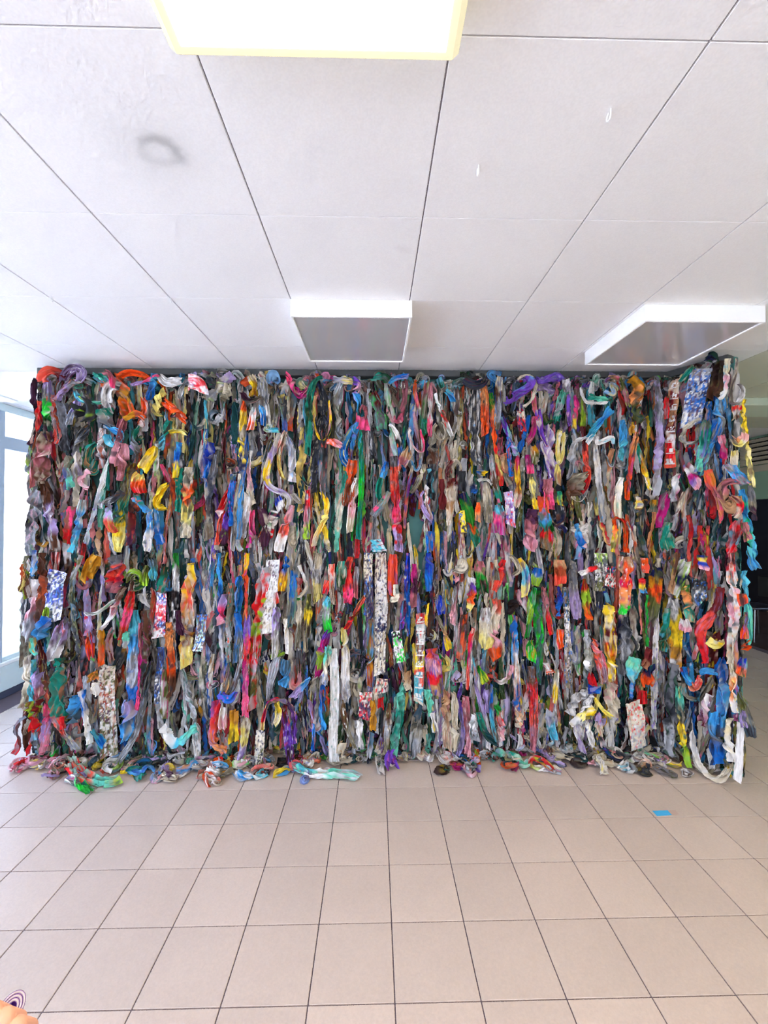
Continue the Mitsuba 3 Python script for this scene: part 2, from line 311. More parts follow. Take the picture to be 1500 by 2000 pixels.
def strip_mesh(P, N, width, cols, seed, flag='', step=.006, vn=11, zmin=.012, rich=True):
    """A cloth strip along the points P (n, 3) lying on a surface of normals N; returns vertices, quads, linear colours."""
    r = np.random.default_rng(seed)
    ln = float(np.linalg.norm(np.diff(P, axis=0), axis=1).sum())
    n = int(np.clip(ln * 1.05 / step, 8, 260))
    C, ln = spline(P, n)
    Nn = np.stack([np.interp(np.linspace(0, 1, n), np.linspace(0, 1, len(N)), N[:, k]) for k in range(3)], 1)
    s = np.linspace(0, ln, n)
    def n1(f, k): return vnoise(np.stack([s * f, np.full(n, seed * .37 + k * 7.1), np.zeros(n)], 1), seed % 9973 + k) - .5
    floor_ = 'F' in flag
    Tn = np.gradient(C, axis=0); Tn /= np.linalg.norm(Tn, axis=1, keepdims=True) + 1e-9
    side = np.cross(Tn, Nn); side /= np.linalg.norm(side, axis=1, keepdims=True) + 1e-9
    nrm = np.cross(side, Tn)
    flat = 'N' in flag or 'P' in flag or 'Q' in flag
    th = n1(3, 1) * (.8 if flat else 1.7) + n1(11, 2) * (.3 if flat else .6)
    if not flat and ln > .18 and r.random() < .35:
        c0 = r.uniform(.2, .8) * ln; th = th + np.pi * r.choice([-1, 1]) / (1 + np.exp(-(s - c0) / .016))
    gather = (1 if flat else .9) + (n1(3.5, 3) * (.2 if flat else .5))
    if 'L' in flag: gather *= .66
    if not flat and not floor_:
        gather *= 1 - r.uniform(.15, .6) * np.exp(-(s / max(.03, .12 * ln)) ** 2) - r.uniform(0, .35) * np.exp(-((ln - s) / max(.03, .1 * ln)) ** 2)
        if r.random() < .35:
            gather *= 1 - .5 * np.exp(-((s - r.uniform(.3, .7) * ln) / .025) ** 2)
    gather = np.clip(gather, .3, 1.3)
    sd = side * np.cos(th)[:, None] + nrm * np.sin(th)[:, None]
    nd = nrm * np.cos(th)[:, None] - side * np.sin(th)[:, None]
    v = np.linspace(-1, 1, vn)
    tri = lambda x: 2 * np.abs(2 * (x - np.floor(x + .5))) - 1
    k1, k2 = r.uniform(.35, .8), r.uniform(.9, 1.9)
    am = (.06 if flat else .25) * width * r.uniform(.6, 1.3)
    ph = n1(4, 4)[:, None] * 2.2 + r.random()
    ph2 = n1(9, 6)[:, None] * 2.5
    fold = tri(v[None] * k1 + ph) + tri(v[None] * k2 - ph2 + seed * .13) * .55
    fold = fold * (1.9 - gather[:, None]) * am
    gv = np.stack(np.broadcast_arrays(s[:, None] * 38, v[None] * width * 70 + seed % 97, np.zeros((n, vn))), -1)
    rdg = lambda q: 1 - np.abs(2 * q - 1)
    wr = (rdg(vnoise(gv * np.array([.42, .8, 1]), seed % 887)) - .5) * (.006 if flat else .018)
    gv2 = gv * 2.3
    wr = wr + (rdg(vnoise(gv2, seed % 881)) - .5) * (.003 if flat else .006)
    edge = 1 + .08 * n1(30, 5)[:, None] * np.abs(v[None])
    W = v[None] * width * .5 * gather[:, None] * edge
    # skewed, slightly ragged cut ends
    skew = v * r.uniform(-.25, .25) * width
    endm = np.exp(-((ln - s) / (.6 * width + .01)) ** 2)[:, None]
    X = C[:, None] + sd[:, None] * W[..., None] + nd[:, None] * (fold + wr)[..., None] + Tn[:, None] * (skew[None] * endm)[..., None]
    if floor_: X[..., 2] = np.maximum(X[..., 2], .006 + .004 * (vnoise(gv, 5)))
    X[..., 2] = np.maximum(X[..., 2], zmin * (.5 + vnoise(gv, 11)))
    # colours
    u = s / ln
    K = np.array(cols)
    t = np.broadcast_to(u[:, None], (n, vn)).copy()
    if len(K) > 1:
        t += (vnoise(np.stack(np.broadcast_arrays(s[:, None] * 22, v[None] * 1.3 + seed % 71, np.zeros((n, vn))), -1), seed % 733) - .5) * .30
        x = np.clip(t * len(K) - .5, 0, len(K) - 1)
        i0 = np.minimum(x.astype(int), len(K) - 2); fr = x - i0
        fr = np.clip((fr - .5) * 1.9 + .5, 0, 1); fr = (fr * fr * (3 - 2 * fr))[..., None]
        c = K[i0] * (1 - fr) + K[i0 + 1] * fr
    else:
        c = np.broadcast_to(K[0], (n, vn, 3)).copy()
    m1 = vnoise(gv * .8, seed % 541)
    c = c * (.78 + .34 * m1)[..., None]
    if rich:
        st = np.clip((vnoise(gv * np.array([.55, .5, 1]), seed % 457) - .57) * 5, 0, 1)[..., None] * r.uniform(.2, .9)
        sc = STAIN[r.integers(len(STAIN))] if r.random() < .65 else COL[list(COL)[r.integers(len(COL))]]
        c = c * (1 - st) + sc * st
        for a, (fs, fv, th_) in enumerate(((.35, 1.6, .60), (1.3, 1.5, .66), (.9, .4, .68))):   # paint: streaks along, spots, smears across
            st = np.clip((vnoise(gv * np.array([fs, fv, 1]) + a * 31.7, seed % 449 + a) - th_) * 8, 0, 1)[..., None] * r.uniform(.1, .85)
            u_ = r.random()
            sc = K[r.integers(len(K))] * r.uniform(.5, 1.3) if u_ < .35 else STAIN[r.integers(len(STAIN))] if u_ < .75 else COL[list(COL)[r.integers(len(COL))]]
            c = c * (1 - st) + sc * st
    if 'P' in flag:   # blots of print in bands, in the strip's other colours and a few darks
        pick = [COL['n'], COL['r'], COL['b'], COL['pl'], COL['c'], COL['w']]
        for a in range(4):
            q = vnoise(np.stack(np.broadcast_arrays(s[:, None] * (40 + 18 * a), v[None] * width * 62 + a * 13.3, np.full((n, vn), a * 3.1)), -1), seed % 311 + a)
            bd = vnoise(np.stack([s * 14, np.full(n, a * 5.7), np.zeros(n)], 1), seed % 211)[:, None]
            mk = np.clip((q - .78 + .30 * bd) * 9, 0, 1)[..., None] * .9
            src = K[(a + 1) % len(K)] if len(K) > 1 and a % 2 else pick[(seed // 131 + a) % 6]
            c = c * (1 - mk) + src * mk
    if 'B' in flag:   # pale bars across
        bars = ((u[:, None] * 5.5) % 1 < .38) & (np.abs(v[None]) < .8)
        c = np.where(bars[..., None], COL['w'] * .95, c)
    if 'Q' in flag:   # lines of pale lettering-like print and rules
        band = ((s[:, None] / .075) % 1)
        glyph = (vnoise(np.stack(np.broadcast_arrays(np.floor(s[:, None] / .012) * 3.3, np.floor((v[None] + 1) * 4.5) * 2.7, np.zeros((n, vn))), -1), 17) > .52)
        mk = (band > .35) & (band < .72) & glyph & (np.abs(v[None]) < .75)
        mk |= (np.abs(band - .82) < .05) & (np.abs(v[None]) < .8)
        c = np.where(mk[..., None], COL['w'], c)
    g = np.arange(n * vn).reshape(n, vn)
    f = np.stack([g[:-1, :-1], g[1:, :-1], g[1:, 1:], g[:-1, 1:]], -1).reshape(-1, 4)
    return X.reshape(-1, 3), f, np.clip(c, .004, .9).reshape(-1, 3)

def surf(px, py, d):
    """Points at distance d in front of the partition (main face or angled return) along the pixel's ray, and the face normals."""
    D = ray(px, py)
    t1 = (WALLY - d) / D[..., 1]
    t2 = (A @ N2 + d) / (D[..., :2] @ N2)
    t2 = np.where(t2 > 0, t2, 1e9)
    use = t2 < t1
    t = np.where(use, t2, t1)
    return CAM + D * t[..., None], np.where(use[..., None], np.r_[N2, 0], np.r_[N1, 0])

DATA = '''@A 0 680 3.75
320 240 340 180 420 180 440 225;70;co/dr;K
480 240 510 170 560 145 600 160 580 240;60;pl/lv;K
770 180 810 200 825 290;60;dp/pk;
690 190 740 215 780 250;45;t/mt;
890 200 890 300 920 420 940 510;110;or/mu/or;
1090 220 960 180 870 210;50;or;
910 520 1000 490 1060 520;60;mu/or;
1040 360 1060 430 1020 560;60;or/ru;
880 280 800 300 790 400 810 440;80;w;K
600 240 530 250 450 310 400 380;55;lg/lv;
550 310 600 380 740 400;35;aq/mt;
1140 190 1130 220 1110 300 1090 380;60;sb/b;
1160 195 1080 235 960 270;30;aq/lv;
1210 320 1150 390 1140 470 1180 490;50;ly;L
1205 380 1270 450 1365 530;60;or;
1310 370 1330 290 1370 240 1390 270;50;w/lg;L
1170 200 1230 250 1330 240;55;w;
1380 250 1440 270 1460 320;110;lp/r/w;P
345 230 345 330 345 450 350 570 360 680;55;lv/g/bg/dg/pl;
370 340 395 470 430 600 420 700;50;co/ru/co;
300 390 280 560 265 720 250 860 240 1020;45;r/dr/dp;
440 400 460 560 490 750;75;g/c;
590 370 530 460 505 560;50;lv/lg;
600 400 630 460 620 520;120;c;K
760 570 860 610 900 650 850 690 780 640;70;sb/aq;L
770 440 790 520 790 560;100;t/g;
760 590 740 700 740 880;60;w/lg;
700 690 640 820 660 900 710 830;95;t;L
900 520 870 700 850 850;75;dp/lp;
920 700 890 860 870 970;80;lp/dp;
800 800 760 960 720 1100 660 1300 630 1430;40;w/lg;
1240 530 1210 640 1180 740;50;t/aq;
1020 570 975 680 1010 770;55;t/g;L
1140 720 1090 810 1040 890;70;y;
1240 620 1300 610 1370 625;45;y/ly;
1310 690 1300 800 1280 950;50;sb/b/y;
1165 680 1140 860 1120 1060 1100 1300;32;w/dp/o;
1180 850 1240 980;40;pk/dr;
1330 880 1310 1040 1310 1200;55;t;
1380 870 1380 1050 1370 1220 1360 1390;80;o/or/ly/o;
1230 1000 1160 1080 1150 1150 1210 1160;80;y;L
1030 920 1010 990 1030 1060;90;ly/or/r;
990 1080 1050 1150 1090 1200;50;t/sb;
970 840 930 1020 890 1180 870 1340 860 1490;75;br/kh/t/y/ly;
1160 1160 1160 1300 1180 1440;75;sb/b;
1110 1180 1090 1340 1080 1490;60;sb/w;
610 1110 570 1300 530 1490;60;w/sb/aq;
530 1160 500 1300 490 1430;50;pk/r;
800 1160 800 1260 830 1350;80;lv/co;
900 1050 820 1110 720 1150;60;c/g;
960 1210 960 1300 950 1440;80;dr/pl;
330 980 350 1100 370 1300 390 1490;75;br/lv/br;
290 1040 260 1160 240 1330 220 1440;90;g/c/g;
340 620 310 780 300 980;90;br/dp/br;
660 900 600 960 600 1000 650 1020;35;lp;L
530 800 500 900 510 1030;70;kh/g/mt;
570 760 560 860 580 940;70;o/kh;
650 560 560 720 550 800;55;c/g;
@B 400 680 3.75
60 190 30 250 80 260;75;kh/c;K
200 190 140 250 80 320 50 380;75;lv/o/lg;
180 270 150 370;70;o/kh;
330 200 360 280 350 350;55;o/y/mu;
290 330 340 385 410 360;50;pl/kh;L
420 210 440 330 450 430 470 600;45;lg/w;
590 190 640 260 700 340 770 280 780 200;80;pk/m/dp;L
860 210 790 270 770 400 765 560 750 780;50;t/dg/t;
830 240 870 400 860 550 830 700 810 900 800 1060;75;c;
870 560 870 750 860 950 870 1100;50;c/g;
810 350 800 500 830 640 860 670 900 640 920 520 910 390;38;ly/y/dg/y;L
1000 250 970 450 980 560 1000 680;75;lg/kh/g;
1110 560 1030 690 1020 800 1060 850;70;sb/b;
1120 540 1090 640 1080 740;50;sb;
895 690 950 695 1000 720;42;or/lp;
1170 420 1150 520 1160 600;80;dp/pk;
1140 600 1145 800 1150 950 1140 1150 1120 1400;42;t/bg/t;
1085 820 1060 1000 1040 1160;80;or/ru;
1040 900 1010 1100 980 1300 970 1490;55;t/o/mt;
1110 950 1080 1150 1060 1350;65;w/lp/o;
1090 320 1130 400 1140 500;50;sb/dt;
940 230 1010 230 1080 240;65;lg/ly;
1090 240 1130 280 1110 310;60;p/lp;K
1230 320 1270 450 1290 600;85;dr/g;
1230 230 1300 210 1340 240;70;t/dg;K
1350 260 1420 220 1490 210;45;sb/b;
290 390 280 500 270 620 265 760 260 900;58;or/y/kh/y/n;
360 430 350 500 330 600;50;w/or;
400 420 430 500 430 570;38;sb/b;
590 610 560 700 540 830 580 960;45;o/ly;
600 640 640 800 640 980;60;lg/w;
540 620 490 780 450 950 500 1030 590 1070 600 1180;48;o/lv/y/lv/w;
490 560 450 600 540 600;50;w/aq;L
220 400 220 560 215 700;75;dt;
40 690 30 830 10 960;75;rb/b;
80 780 60 950 40 1150 30 1400;65;g/c/kh;
170 820 220 850 170 870;60;ru/dbn;K
190 1020 140 1120 110 1280 95 1440;50;r/co;
210 970 190 1100 200 1300;42;b;
260 920 240 1100 220 1300 200 1480;42;o/lg;
310 620 290 850 270 1050 260 1220 250 1400;40;b/sb;
340 750 330 930 340 1080 350 1150;55;w/lp/o;
310 1060 310 1180 290 1280 280 1390;58;w/lg;
345 1190 340 1320 330 1460;52;pk/m;
420 1180 440 1300 430 1450;70;pl;
510 1190 480 1290 430 1390;80;n/w/r;B
530 1090 560 1180;65;rb/w;
640 1150 600 1280 560 1400 540 1490;65;lp/co/w;
750 1040 750 1200 745 1400;42;r/dp/li;
850 1050 890 1200 840 1330 800 1450;45;y/ly/o;
880 1300 890 1400 920 1480;65;y/o;
1290 950 1270 1060 1300 1130;60;t;L
1330 830 1300 950;48;b/sb;
1380 790 1390 930 1395 1100 1410 1300 1420 1490;65;g/co/r/pk/r/lv;
1350 560 1400 620 1430 750 1420 900;35;w/k/or;
1490 740 1470 800 1450 860;75;tan/dp;
1200 300 1210 600 1230 780;42;lg/c;
1240 850 1245 1100 1230 1400;28;g;
1350 1050 1290 1150 1230 1230;52;kh/g;
1220 1450 1310 1440;80;aq/w;P
160 1200 150 1300 130 1450;45;p/pl;
@C 800 680 3.75
125 250 110 380 100 520 105 640;50;dp/kh/t;
150 250 150 450 150 650;38;lp/w/pk;
160 640 165 750 160 850;80;kh/br;
180 340 240 490 310 650;38;w/r/w;
200 560 190 640 240 670 265 610 230 540;32;o;L
210 220 240 290;65;aq/t;
270 310 310 350 330 380;65;aq/sb;
480 240 490 420 480 650 500 860;80;c;
400 230 480 270 570 230;65;c;K
530 240 550 400 550 640;65;ao/or;
590 330 610 500 625 680 650 850 670 1010;45;gr/ao/or/r/ly/r;
660 210 650 400 640 600;58;o/br/lg/kh;
850 220 880 280 800 330 740 370 700 390;70;p;K
790 230 880 210 920 300 840 430;32;o;L
680 500 730 650 780 790;42;p/lv;
870 490 840 620 800 760;48;b;
720 650 730 800 740 940;42;b;
810 460 820 540 830 610;58;o/r/dr;P
910 500 900 620 860 700;48;pk/m/dp;
990 560 1010 680 1000 750 1030 860 1040 970;85;p/lv/p;
940 450 960 600 1000 720;42;p;
920 230 1000 230 1080 210 1110 240;65;p;K
990 480 1000 540 1050 530;55;ol/dg;L
1130 310 1100 420 1080 540;58;mt/lg/t;
1140 230 1150 320;75;w/lg;
1165 340 1160 450 1170 570;42;p;
1210 350 1215 450 1210 590;38;m/pk/y;
1250 300 1265 450 1270 600 1290 800 1300 960 1260 1060;45;kh/li/dr/co/r;
1310 350 1380 370 1440 390;52;t/mt;
1480 450 1380 560 1310 660;58;sb/aq;
1250 290 1310 400 1450 400;32;w;L
1370 660 1250 670 1190 720 1190 850 1150 950;48;w/lg;
1490 700 1460 660 1380 690 1360 650 1300 700;38;w;
1360 700 1380 900 1400 1100 1415 1280;38;w/lg;
1100 600 1080 700 1090 840 1110 800 1120 620;48;ly;L
1080 850 1090 1000;48;ly/tan;
1080 1050 1100 1150;55;gr/li/y;
1280 930 1200 1050 1190 1110;150;kh/br;K
1090 1130 1100 1250 1110 1340;90;c/n;
870 780 880 920;55;m/pk;
900 720 920 780 910 850;55;mu/ol;
890 940 910 1100 930 1220;40;ly/y;
830 730 830 900 820 1100 790 1350;40;kh/ol;
790 790 790 950 790 1060 780 1170;45;pk/y/mu/o;
670 780 710 900 740 990;65;tan/kh;
1000 960 1010 1080 1020 1180;65;dp/pk;
980 1080 985 1200 1000 1330 1010 1480;90;co/or/sb/t/r/kh;
910 1180 890 1330 880 1480;95;pl/dp/lp;
390 1060 430 1200 470 1340 500 1440;85;n/gr/gr/or/t;
380 900 390 1050;60;c;
270 960 290 850 330 820 370 860 360 950 360 1200;48;dr/o/dr/w;L
300 950 300 1100 290 1290;80;dr/o/tan/o;
240 960 240 1100 240 1180;55;dr;
490 900 560 920;55;b/y;
500 970 560 960 600 1000;32;w;L
560 980 570 1120 580 1280;80;o/kh;
480 1000 470 1060;60;n/b;
650 1150 650 1250 650 1360;100;aq/pk/m;
500 1130 500 1270;45;or/ao;
600 780 620 950 660 1130;55;lg/br/t;
720 1050 735 1170 740 1300;65;lv/p;P
130 1010 140 1180 160 1250 120 1200 110 1050;34;w/lv;L
140 1340 150 1490;45;b;
380 1190 400 1350;38;y/k;P
1220 1290 1240 1380 1270 1450;80;sb/b;
130 880 150 1000 150 1100;85;c/k;
100 850 60 980 10 1060;42;o/kh;
10 600 20 700 80 760 75 600;28;w/pk;L
@D 1200 680 5
150 300 230 400 200 560 260 720;130;mu/ao/ol;
60 290 110 450 150 650 160 840;48;ol/dp/n/mu;
80 700 90 850 60 1080;80;sb/aq;
210 820 180 1000 140 1250 120 1480;58;ao/co/or;
230 930 260 1100 320 1300 360 1390;38;t/mu/y;
400 330 430 600 440 900 430 1200 420 1440;68;g/lv/lg;
510 480 505 580 510 690;45;r;
590 310 580 480 570 680 550 850 540 1050 550 1170;90;o/dr/tan/dr/w/r/co;Q
850 200 820 350 780 550 740 760;160;lg/n/b/w;P
780 180 710 260 660 330;75;t;
900 100 950 80 1000 130;95;n/k;K
1040 120 1010 300 960 490;120;dbn/br;
1110 100 1100 300 1080 440 1030 480;60;o/lp/w;
1190 100 1170 300 1140 480 1170 530 1220 500 1210 350;48;o/kh/w;L
1270 500 1270 700 1300 900 1330 1200 1360 1360;48;y/ly;
1190 560 1190 620 1180 700;95;r/w/dr;
930 520 940 700 930 900 860 1100 830 1230;85;b/sb/b;
1030 500 1020 700 960 900;95;sb/b;
890 700 880 900 860 1050 830 1220;105;t/mt;
1040 850 1060 970 1060 1080;75;lp/pk/m;
1150 880 1220 940 1270 850;75;o/ly/w;K
1170 1000 1170 1140;65;ly/o;
830 690 680 820 660 900 730 930 830 880;42;o/kh;L
700 1130 760 1230 820 1370;95;dp/w/m/lp;
640 1230 590 1350 580 1500;65;w/lg;
680 1400 620 1600 560 1780;65;o/lg;
510 1420 470 1550 440 1750;95;m;
530 1700 510 1850 540 1960;135;t;
390 1480 370 1600;105;mu/kh;
1090 1130 1190 1230 1290 1330;95;lg/sb/g;
1220 1310 1080 1330 1060 1450 1120 1560 1190 1450;105;dp/tan;K
910 1190 950 1320 1010 1480 1040 1700;78;co/dp/pk;
1140 1450 1230 1530 1180 1650;75;tan/r/o;
1210 1680 1170 1850 1150 2000;105;r/dr/r;
1270 1700 1310 1880;85;dp;
1240 1380 1280 1600 1330 1800 1340 2000;75;sb/aq;
1320 1340 1350 1550 1370 1680;65;g/kh/pl;
-20 1990 0 1700 20 1660 80 1680 110 1800 120 2000;52;y/or/r/or;L
230 1450 230 1560;75;o/y/ly;
60 1260 30 1480 40 1650;60;w/o;
@E 0 1080 3.75
270 190 250 380 220 520 200 630;80;w/lp/lg;
255 -20 250 80 245 170;34;b/sb;
190 20 190 200 210 330;48;ol/br;
175 80 175 180 150 280;42;ru/br;
310 0 310 200 290 400 280 520;68;br/ru/br;
430 130 400 260 390 400 400 500;115;w/rb/w;P
340 400 330 460;45;li;
340 470 310 540 310 620;100;b/sb;
240 620 240 700 270 740;45;mt;
460 510 430 640 400 780;75;lv/w;
290 640 320 850 350 1030 380 1150 440 1270 500 1350 560 1440;52;dr/br/co/lg;
430 770 430 950 430 1190;90;t;
260 1080 260 1180 250 1290;85;dr/r;
340 1100 340 1250 320 1400 300 1470;65;pk/lv/dp;
210 750 200 900 190 1050 160 1150;62;w/o/kh;
250 780 240 950 210 1130;42;aq;
290 880 270 980 290 1060;75;lv/dp;
600 20 560 130 530 240 540 500 570 760;40;lg/db/c;
840 20 850 150 820 290;105;g/co/r/dp;
710 20 670 100 630 190;85;mu;
960 200 1000 150 1040 200 980 240;75;ol/li/dg;K
1070 90 1060 170 1060 240;48;ol/li;
1210 100 1190 200 1170 290;75;dg/t;
1110 40 1120 120 1120 200;65;db/aq;
1290 0 1290 120 1290 260 1280 430 1270 600 1290 850;48;gr/w/k/w/tan/lg;
1310 790 1360 960 1400 1120 1430 1250 1440 1400 1450 1590;48;lg/w;
1190 1270 1230 1330 1290 1390 1380 1330 1440 1280;56;w/aq/mt;L
960 280 940 420 910 560 890 640;58;r/pk/r;
930 580 910 690;55;mt/lg;
990 420 980 650 970 870 970 1130;80;aq/sb/lg/b;
1030 510 1030 750 1030 950 1000 1150;34;dp/m/pk;
1070 420 1070 700 1050 900 1040 1080;65;br/dbn;
1190 290 1180 450 1160 620;80;b/lv/r/b/w;P
1180 690 1170 850 1160 950 1160 1100;48;n/w;P
1220 850 1210 1050 1200 1210;55;ol;
1240 510 1240 700 1250 850 1250 1050;62;ao/or/br;
1400 80 1390 250 1380 400 1370 600 1370 830;85;y/co/w/dr/ly;
1480 450 1470 600 1440 720;65;br/w;P
1310 420 1320 600;65;pl;
1110 820 1060 1050 1020 1250 980 1350 870 1540;40;c/g/lg;
790 820 780 1000 790 1200 800 1490;100;o/ru/ol/kh;P
930 1080 930 1200 930 1370;95;lv/b/sb;
560 1050 550 1220;95;sb/db;
590 1010 630 1200 650 1400;45;b/w;
670 1300 720 1360 760 1410;65;aq/b;
650 580 660 700 670 760;55;or;
740 560 750 700 750 820;58;mu/or;
660 540 680 660;45;lv;
690 870 690 930;75;mu/ao;
580 560 650 700 730 850;45;dr/br;
450 1200 460 1290;60;r;
630 900 640 1100 660 1260;55;lg/kh;
620 430 700 440 800 380 840 340;38;w;L
920 250 850 370 800 480 730 560;45;br/dp/w;
640 460 650 540 630 600;55;lv;
700 950 700 1040;55;w;
490 1500 560 1590 680 1640 830 1650;90;o/r/co/mt;F
760 1690 830 1670 890 1650;60;mt/li;F
500 1650 580 1680 660 1730;55;w/bg/gr;F
880 1600 960 1590 1000 1610;45;y;F
1070 1440 1020 1540 1040 1640;58;mt/t;F
1120 1420 1160 1500 1210 1540;52;lv/w;F
1220 1530 1260 1640 1340 1600 1420 1540;45;lv/pl/w;F
1290 1600 1380 1580 1420 1540;80;sb;F
1360 1440 1410 1530;65;t/mt;F
380 1500 300 1490 200 1520 100 1580;85;lp/lv/lp;F
390 1480 390 1560 370 1630;55;pk/lp;F
@F 400 1080 3.75
105 0 110 150 110 300 90 440;40;sb/b;
150 300 130 400 100 530;75;lv/pk/lp;
250 170 250 290 230 430;65;b;
230 440 250 600 230 800;58;b/db;
190 220 180 400 175 600 180 800;45;kh/lg;
310 0 300 200 300 350 285 540;45;y/or/co/ao;
315 460 310 650 300 850 300 1050 300 1200;56;p/r/m/pk;
300 1200 290 1350 250 1510;58;o/ly/lv;
440 100 420 300 390 500 370 700 350 860 340 1150;85;lg/r/li/r/ol/r;
500 50 490 250 470 450 460 590;80;w/o;P
520 290 530 370;55;lp/co;
520 400 520 560 510 770;58;lv/w;
530 760 490 900 460 1080;65;lg/g;
600 20 580 150 560 280;55;b/mu;
660 130 650 300 630 540;50;b/db;
690 90 740 200 740 260 690 320 670 290;38;w/o;L
690 180 690 300;55;dr/ru;
590 480 600 620 600 740;42;o/w;
700 350 690 500 670 700;44;o/kh;
760 300 760 450 750 620;50;ol/y/kh;
830 0 820 200 830 350;80;o/lg/ly;
900 200 880 300;55;co/r;
930 80 930 250 950 380;45;co/br;
1000 60 1000 240;75;t/dg;
1070 30 1050 200 1050 370;70;co/r/pk;
1110 100 1100 330;45;lg/dp;
910 320 890 450 920 580;65;aq/lg/bg;
1170 320 1080 480 1030 560;40;co/r;
900 560 860 730 820 900;75;p/m/li/m;
940 700 950 900 950 1100 940 1300 950 1530;60;w;N
1010 550 1030 700 1030 850 1030 1100;64;ly/w/w/lg;
900 680 890 800 880 970;58;mt/o/lg;
1200 0 1195 150 1200 300 1195 470;62;o/pl/n;P
1290 0 1290 200 1290 450 1285 650 1280 890;80;o/w/n/o;P
1320 320 1320 450;45;w;
1220 480 1215 700 1215 980;58;kh/ol/ru;
1380 10 1375 170 1380 320;68;co/or;
1400 230 1400 340 1360 340;45;o;L
1460 350 1440 560;45;pl/p;
1400 570 1420 700 1440 800;58;k/w/bg;P
1490 0 1480 300 1490 600;40;rb/b;
1450 950 1430 1150 1400 1350 1380 1470;75;mt/t/mt;
1480 870 1490 1000;75;tan/o;
1300 920 1290 1030;85;o/lg;P
1290 1060 1290 1140;58;r;
1180 1020 1170 1220;80;o/n/r;P
1250 980 1260 1150 1260 1320;40;o/lg;
1350 1100 1340 1250 1330 1470;45;br/lg/kh;
1230 1080 1230 1300;45;mu;
1370 1460 1360 1520 1380 1570;80;p;K
80 1080 70 1220 70 1380 150 1450;70;r/co/ao;
140 1120 130 1200 130 1290;75;w/lp;
220 1150 215 1380;60;mu/y;
280 600 250 850 200 1000 140 1060;34;lg/g;
110 1030 170 1070 220 1020;65;b;K
410 1370 430 1200 480 1080 560 1070 620 1120 650 1200 650 1400;42;ly/r/kh/pl/p;L
520 1100 540 1180 510 1260;50;y/o;
580 1120 600 1280 620 1420 630 1560;55;dr/p/pl;
410 1300 400 1430 390 1580;58;o/ol;P
760 1100 790 1200 820 1290 860 1180 840 1050;52;lv/w/b;L
870 960 860 1150 880 1290;58;b/sb;
770 910 700 980 640 1060;55;sb/lv;
590 780 580 980;80;db/sb;
890 980 890 1150 900 1250;55;r/ru/dg;
790 1250 790 1450;32;sb/b;
1010 1080 1030 1250 1100 1420;48;br/kh;
1130 1230 1140 1430;52;w;
1220 1310 1200 1500;50;db/lg;
670 1560 800 1600 950 1610 1130 1630;65;aq/w/mt/lg;F
230 1600 300 1620 450 1590;65;sb/aq;F
20 1590 100 1610 180 1570;75;w/kh;F
60 1530 130 1520;55;or/r;F
670 1430 740 1490 850 1450;55;ru/tan;F
1010 1390 1000 1480;80;o;
1280 1500 1290 1600;55;w;F
1040 1500 1130 1440;60;c/gr;F
@G 800 1080 3.75
30 80 30 250 20 400;48;m/pl/dp;
140 0 145 120 145 280;55;rb/b;
220 310 230 450;60;rb;
80 440 80 600 75 750 70 900 65 1100;65;r/w/dr/y/co/aq/o;Q
140 370 120 530;30;y;
200 460 250 570 290 710;40;kh/tan/y;
330 250 320 400 310 520;50;lg/lp;
400 450 390 620 370 780;60;br/kh;
450 180 460 300 440 420;70;w/p/or/ly;
510 60 520 180 540 300;80;dp/gr/dg;
690 50 660 180 620 280;65;r/co;
630 50 640 200;75;o/kh;
640 340 620 500 620 650 640 780;90;co/o/lp/or;
560 400 560 550 560 700;95;w/o/ly;
740 20 800 120 760 160;58;o;L
800 40 850 170 840 320;55;y/aq/ly;
940 110 920 240;70;b/li;
940 250 940 450 950 650 940 800 940 970;62;dg/gr/bg/gr/db;
910 250 880 450 860 620;50;gr/li/gr;
890 640 890 790;88;gr/bg;
1090 250 1090 450;58;rb/b;
1100 50 1100 230;85;tan/ru/co;
1140 250 1150 450 1160 700 1160 990;50;dt/w/kh;P
980 250 1010 430 1040 600;45;dp/r;
1100 560 1110 700;55;or;
770 460 770 700 780 900 790 1150 800 1280;60;b/sb/w/b/o;
620 860 640 930 700 930 740 820;38;g/w/lp;L
510 830 550 950;75;gr/li;
380 950 370 1150 390 1300 350 1480;40;p/lv;
460 550 440 700 430 850 420 1000;34;r/m/co;
260 1010 270 1200 280 1440;65;tan/o;
320 1020 330 1200 320 1440;55;o;
170 700 180 850 200 1040;105;co/lp/r/tan;
130 1000 150 1180;58;mt;
90 1250 60 1350 50 1480;65;kh/lg;
165 1170 190 1310;48;w;
400 1050 420 1250 430 1480;55;dp/lp;
480 1180 470 1300 480 1380;75;w/lg;
480 950 520 1100 570 1300 570 1430;38;lv/w;
500 1170 560 1330 640 1390;50;t/dt;
580 1490 700 1470 780 1510 870 1530;80;t/mt/t/mt;F
480 1450 480 1530;65;co/or;F
540 1450 700 1430 850 1460;45;r/m;F
600 960 600 1150 640 1380;34;b/aq;
610 980 640 1150 680 1260;55;dg/gr/r;
650 1250 680 1370;70;dp/lp;
890 830 900 1000 910 1200 900 1450;64;br/r/co/dp;
560 1000 570 1170;45;lv;
990 810 1040 890;65;w/or;B
1030 880 1020 1050;55;c/g;
1080 850 1060 1100;38;w/y;
1030 1150 1040 1300 1060 1370;65;lg/aq;
1330 1020 1230 1060 1170 1180;75;w;
1330 1040 1280 1150 1240 1250;50;w;
1340 1130 1270 1190 1200 1250;65;y/ly/w;
1220 1250 1250 1380 1280 1460;58;w/lv;
1290 1220 1320 1330 1350 1420;55;w;
1360 1060 1420 1150 1480 1200;30;ly;
1370 1180 1410 1330;55;lv/o;
1310 990 1400 1000;85;rb/b;K
1400 0 1400 150 1390 280;78;li/w/ol;P
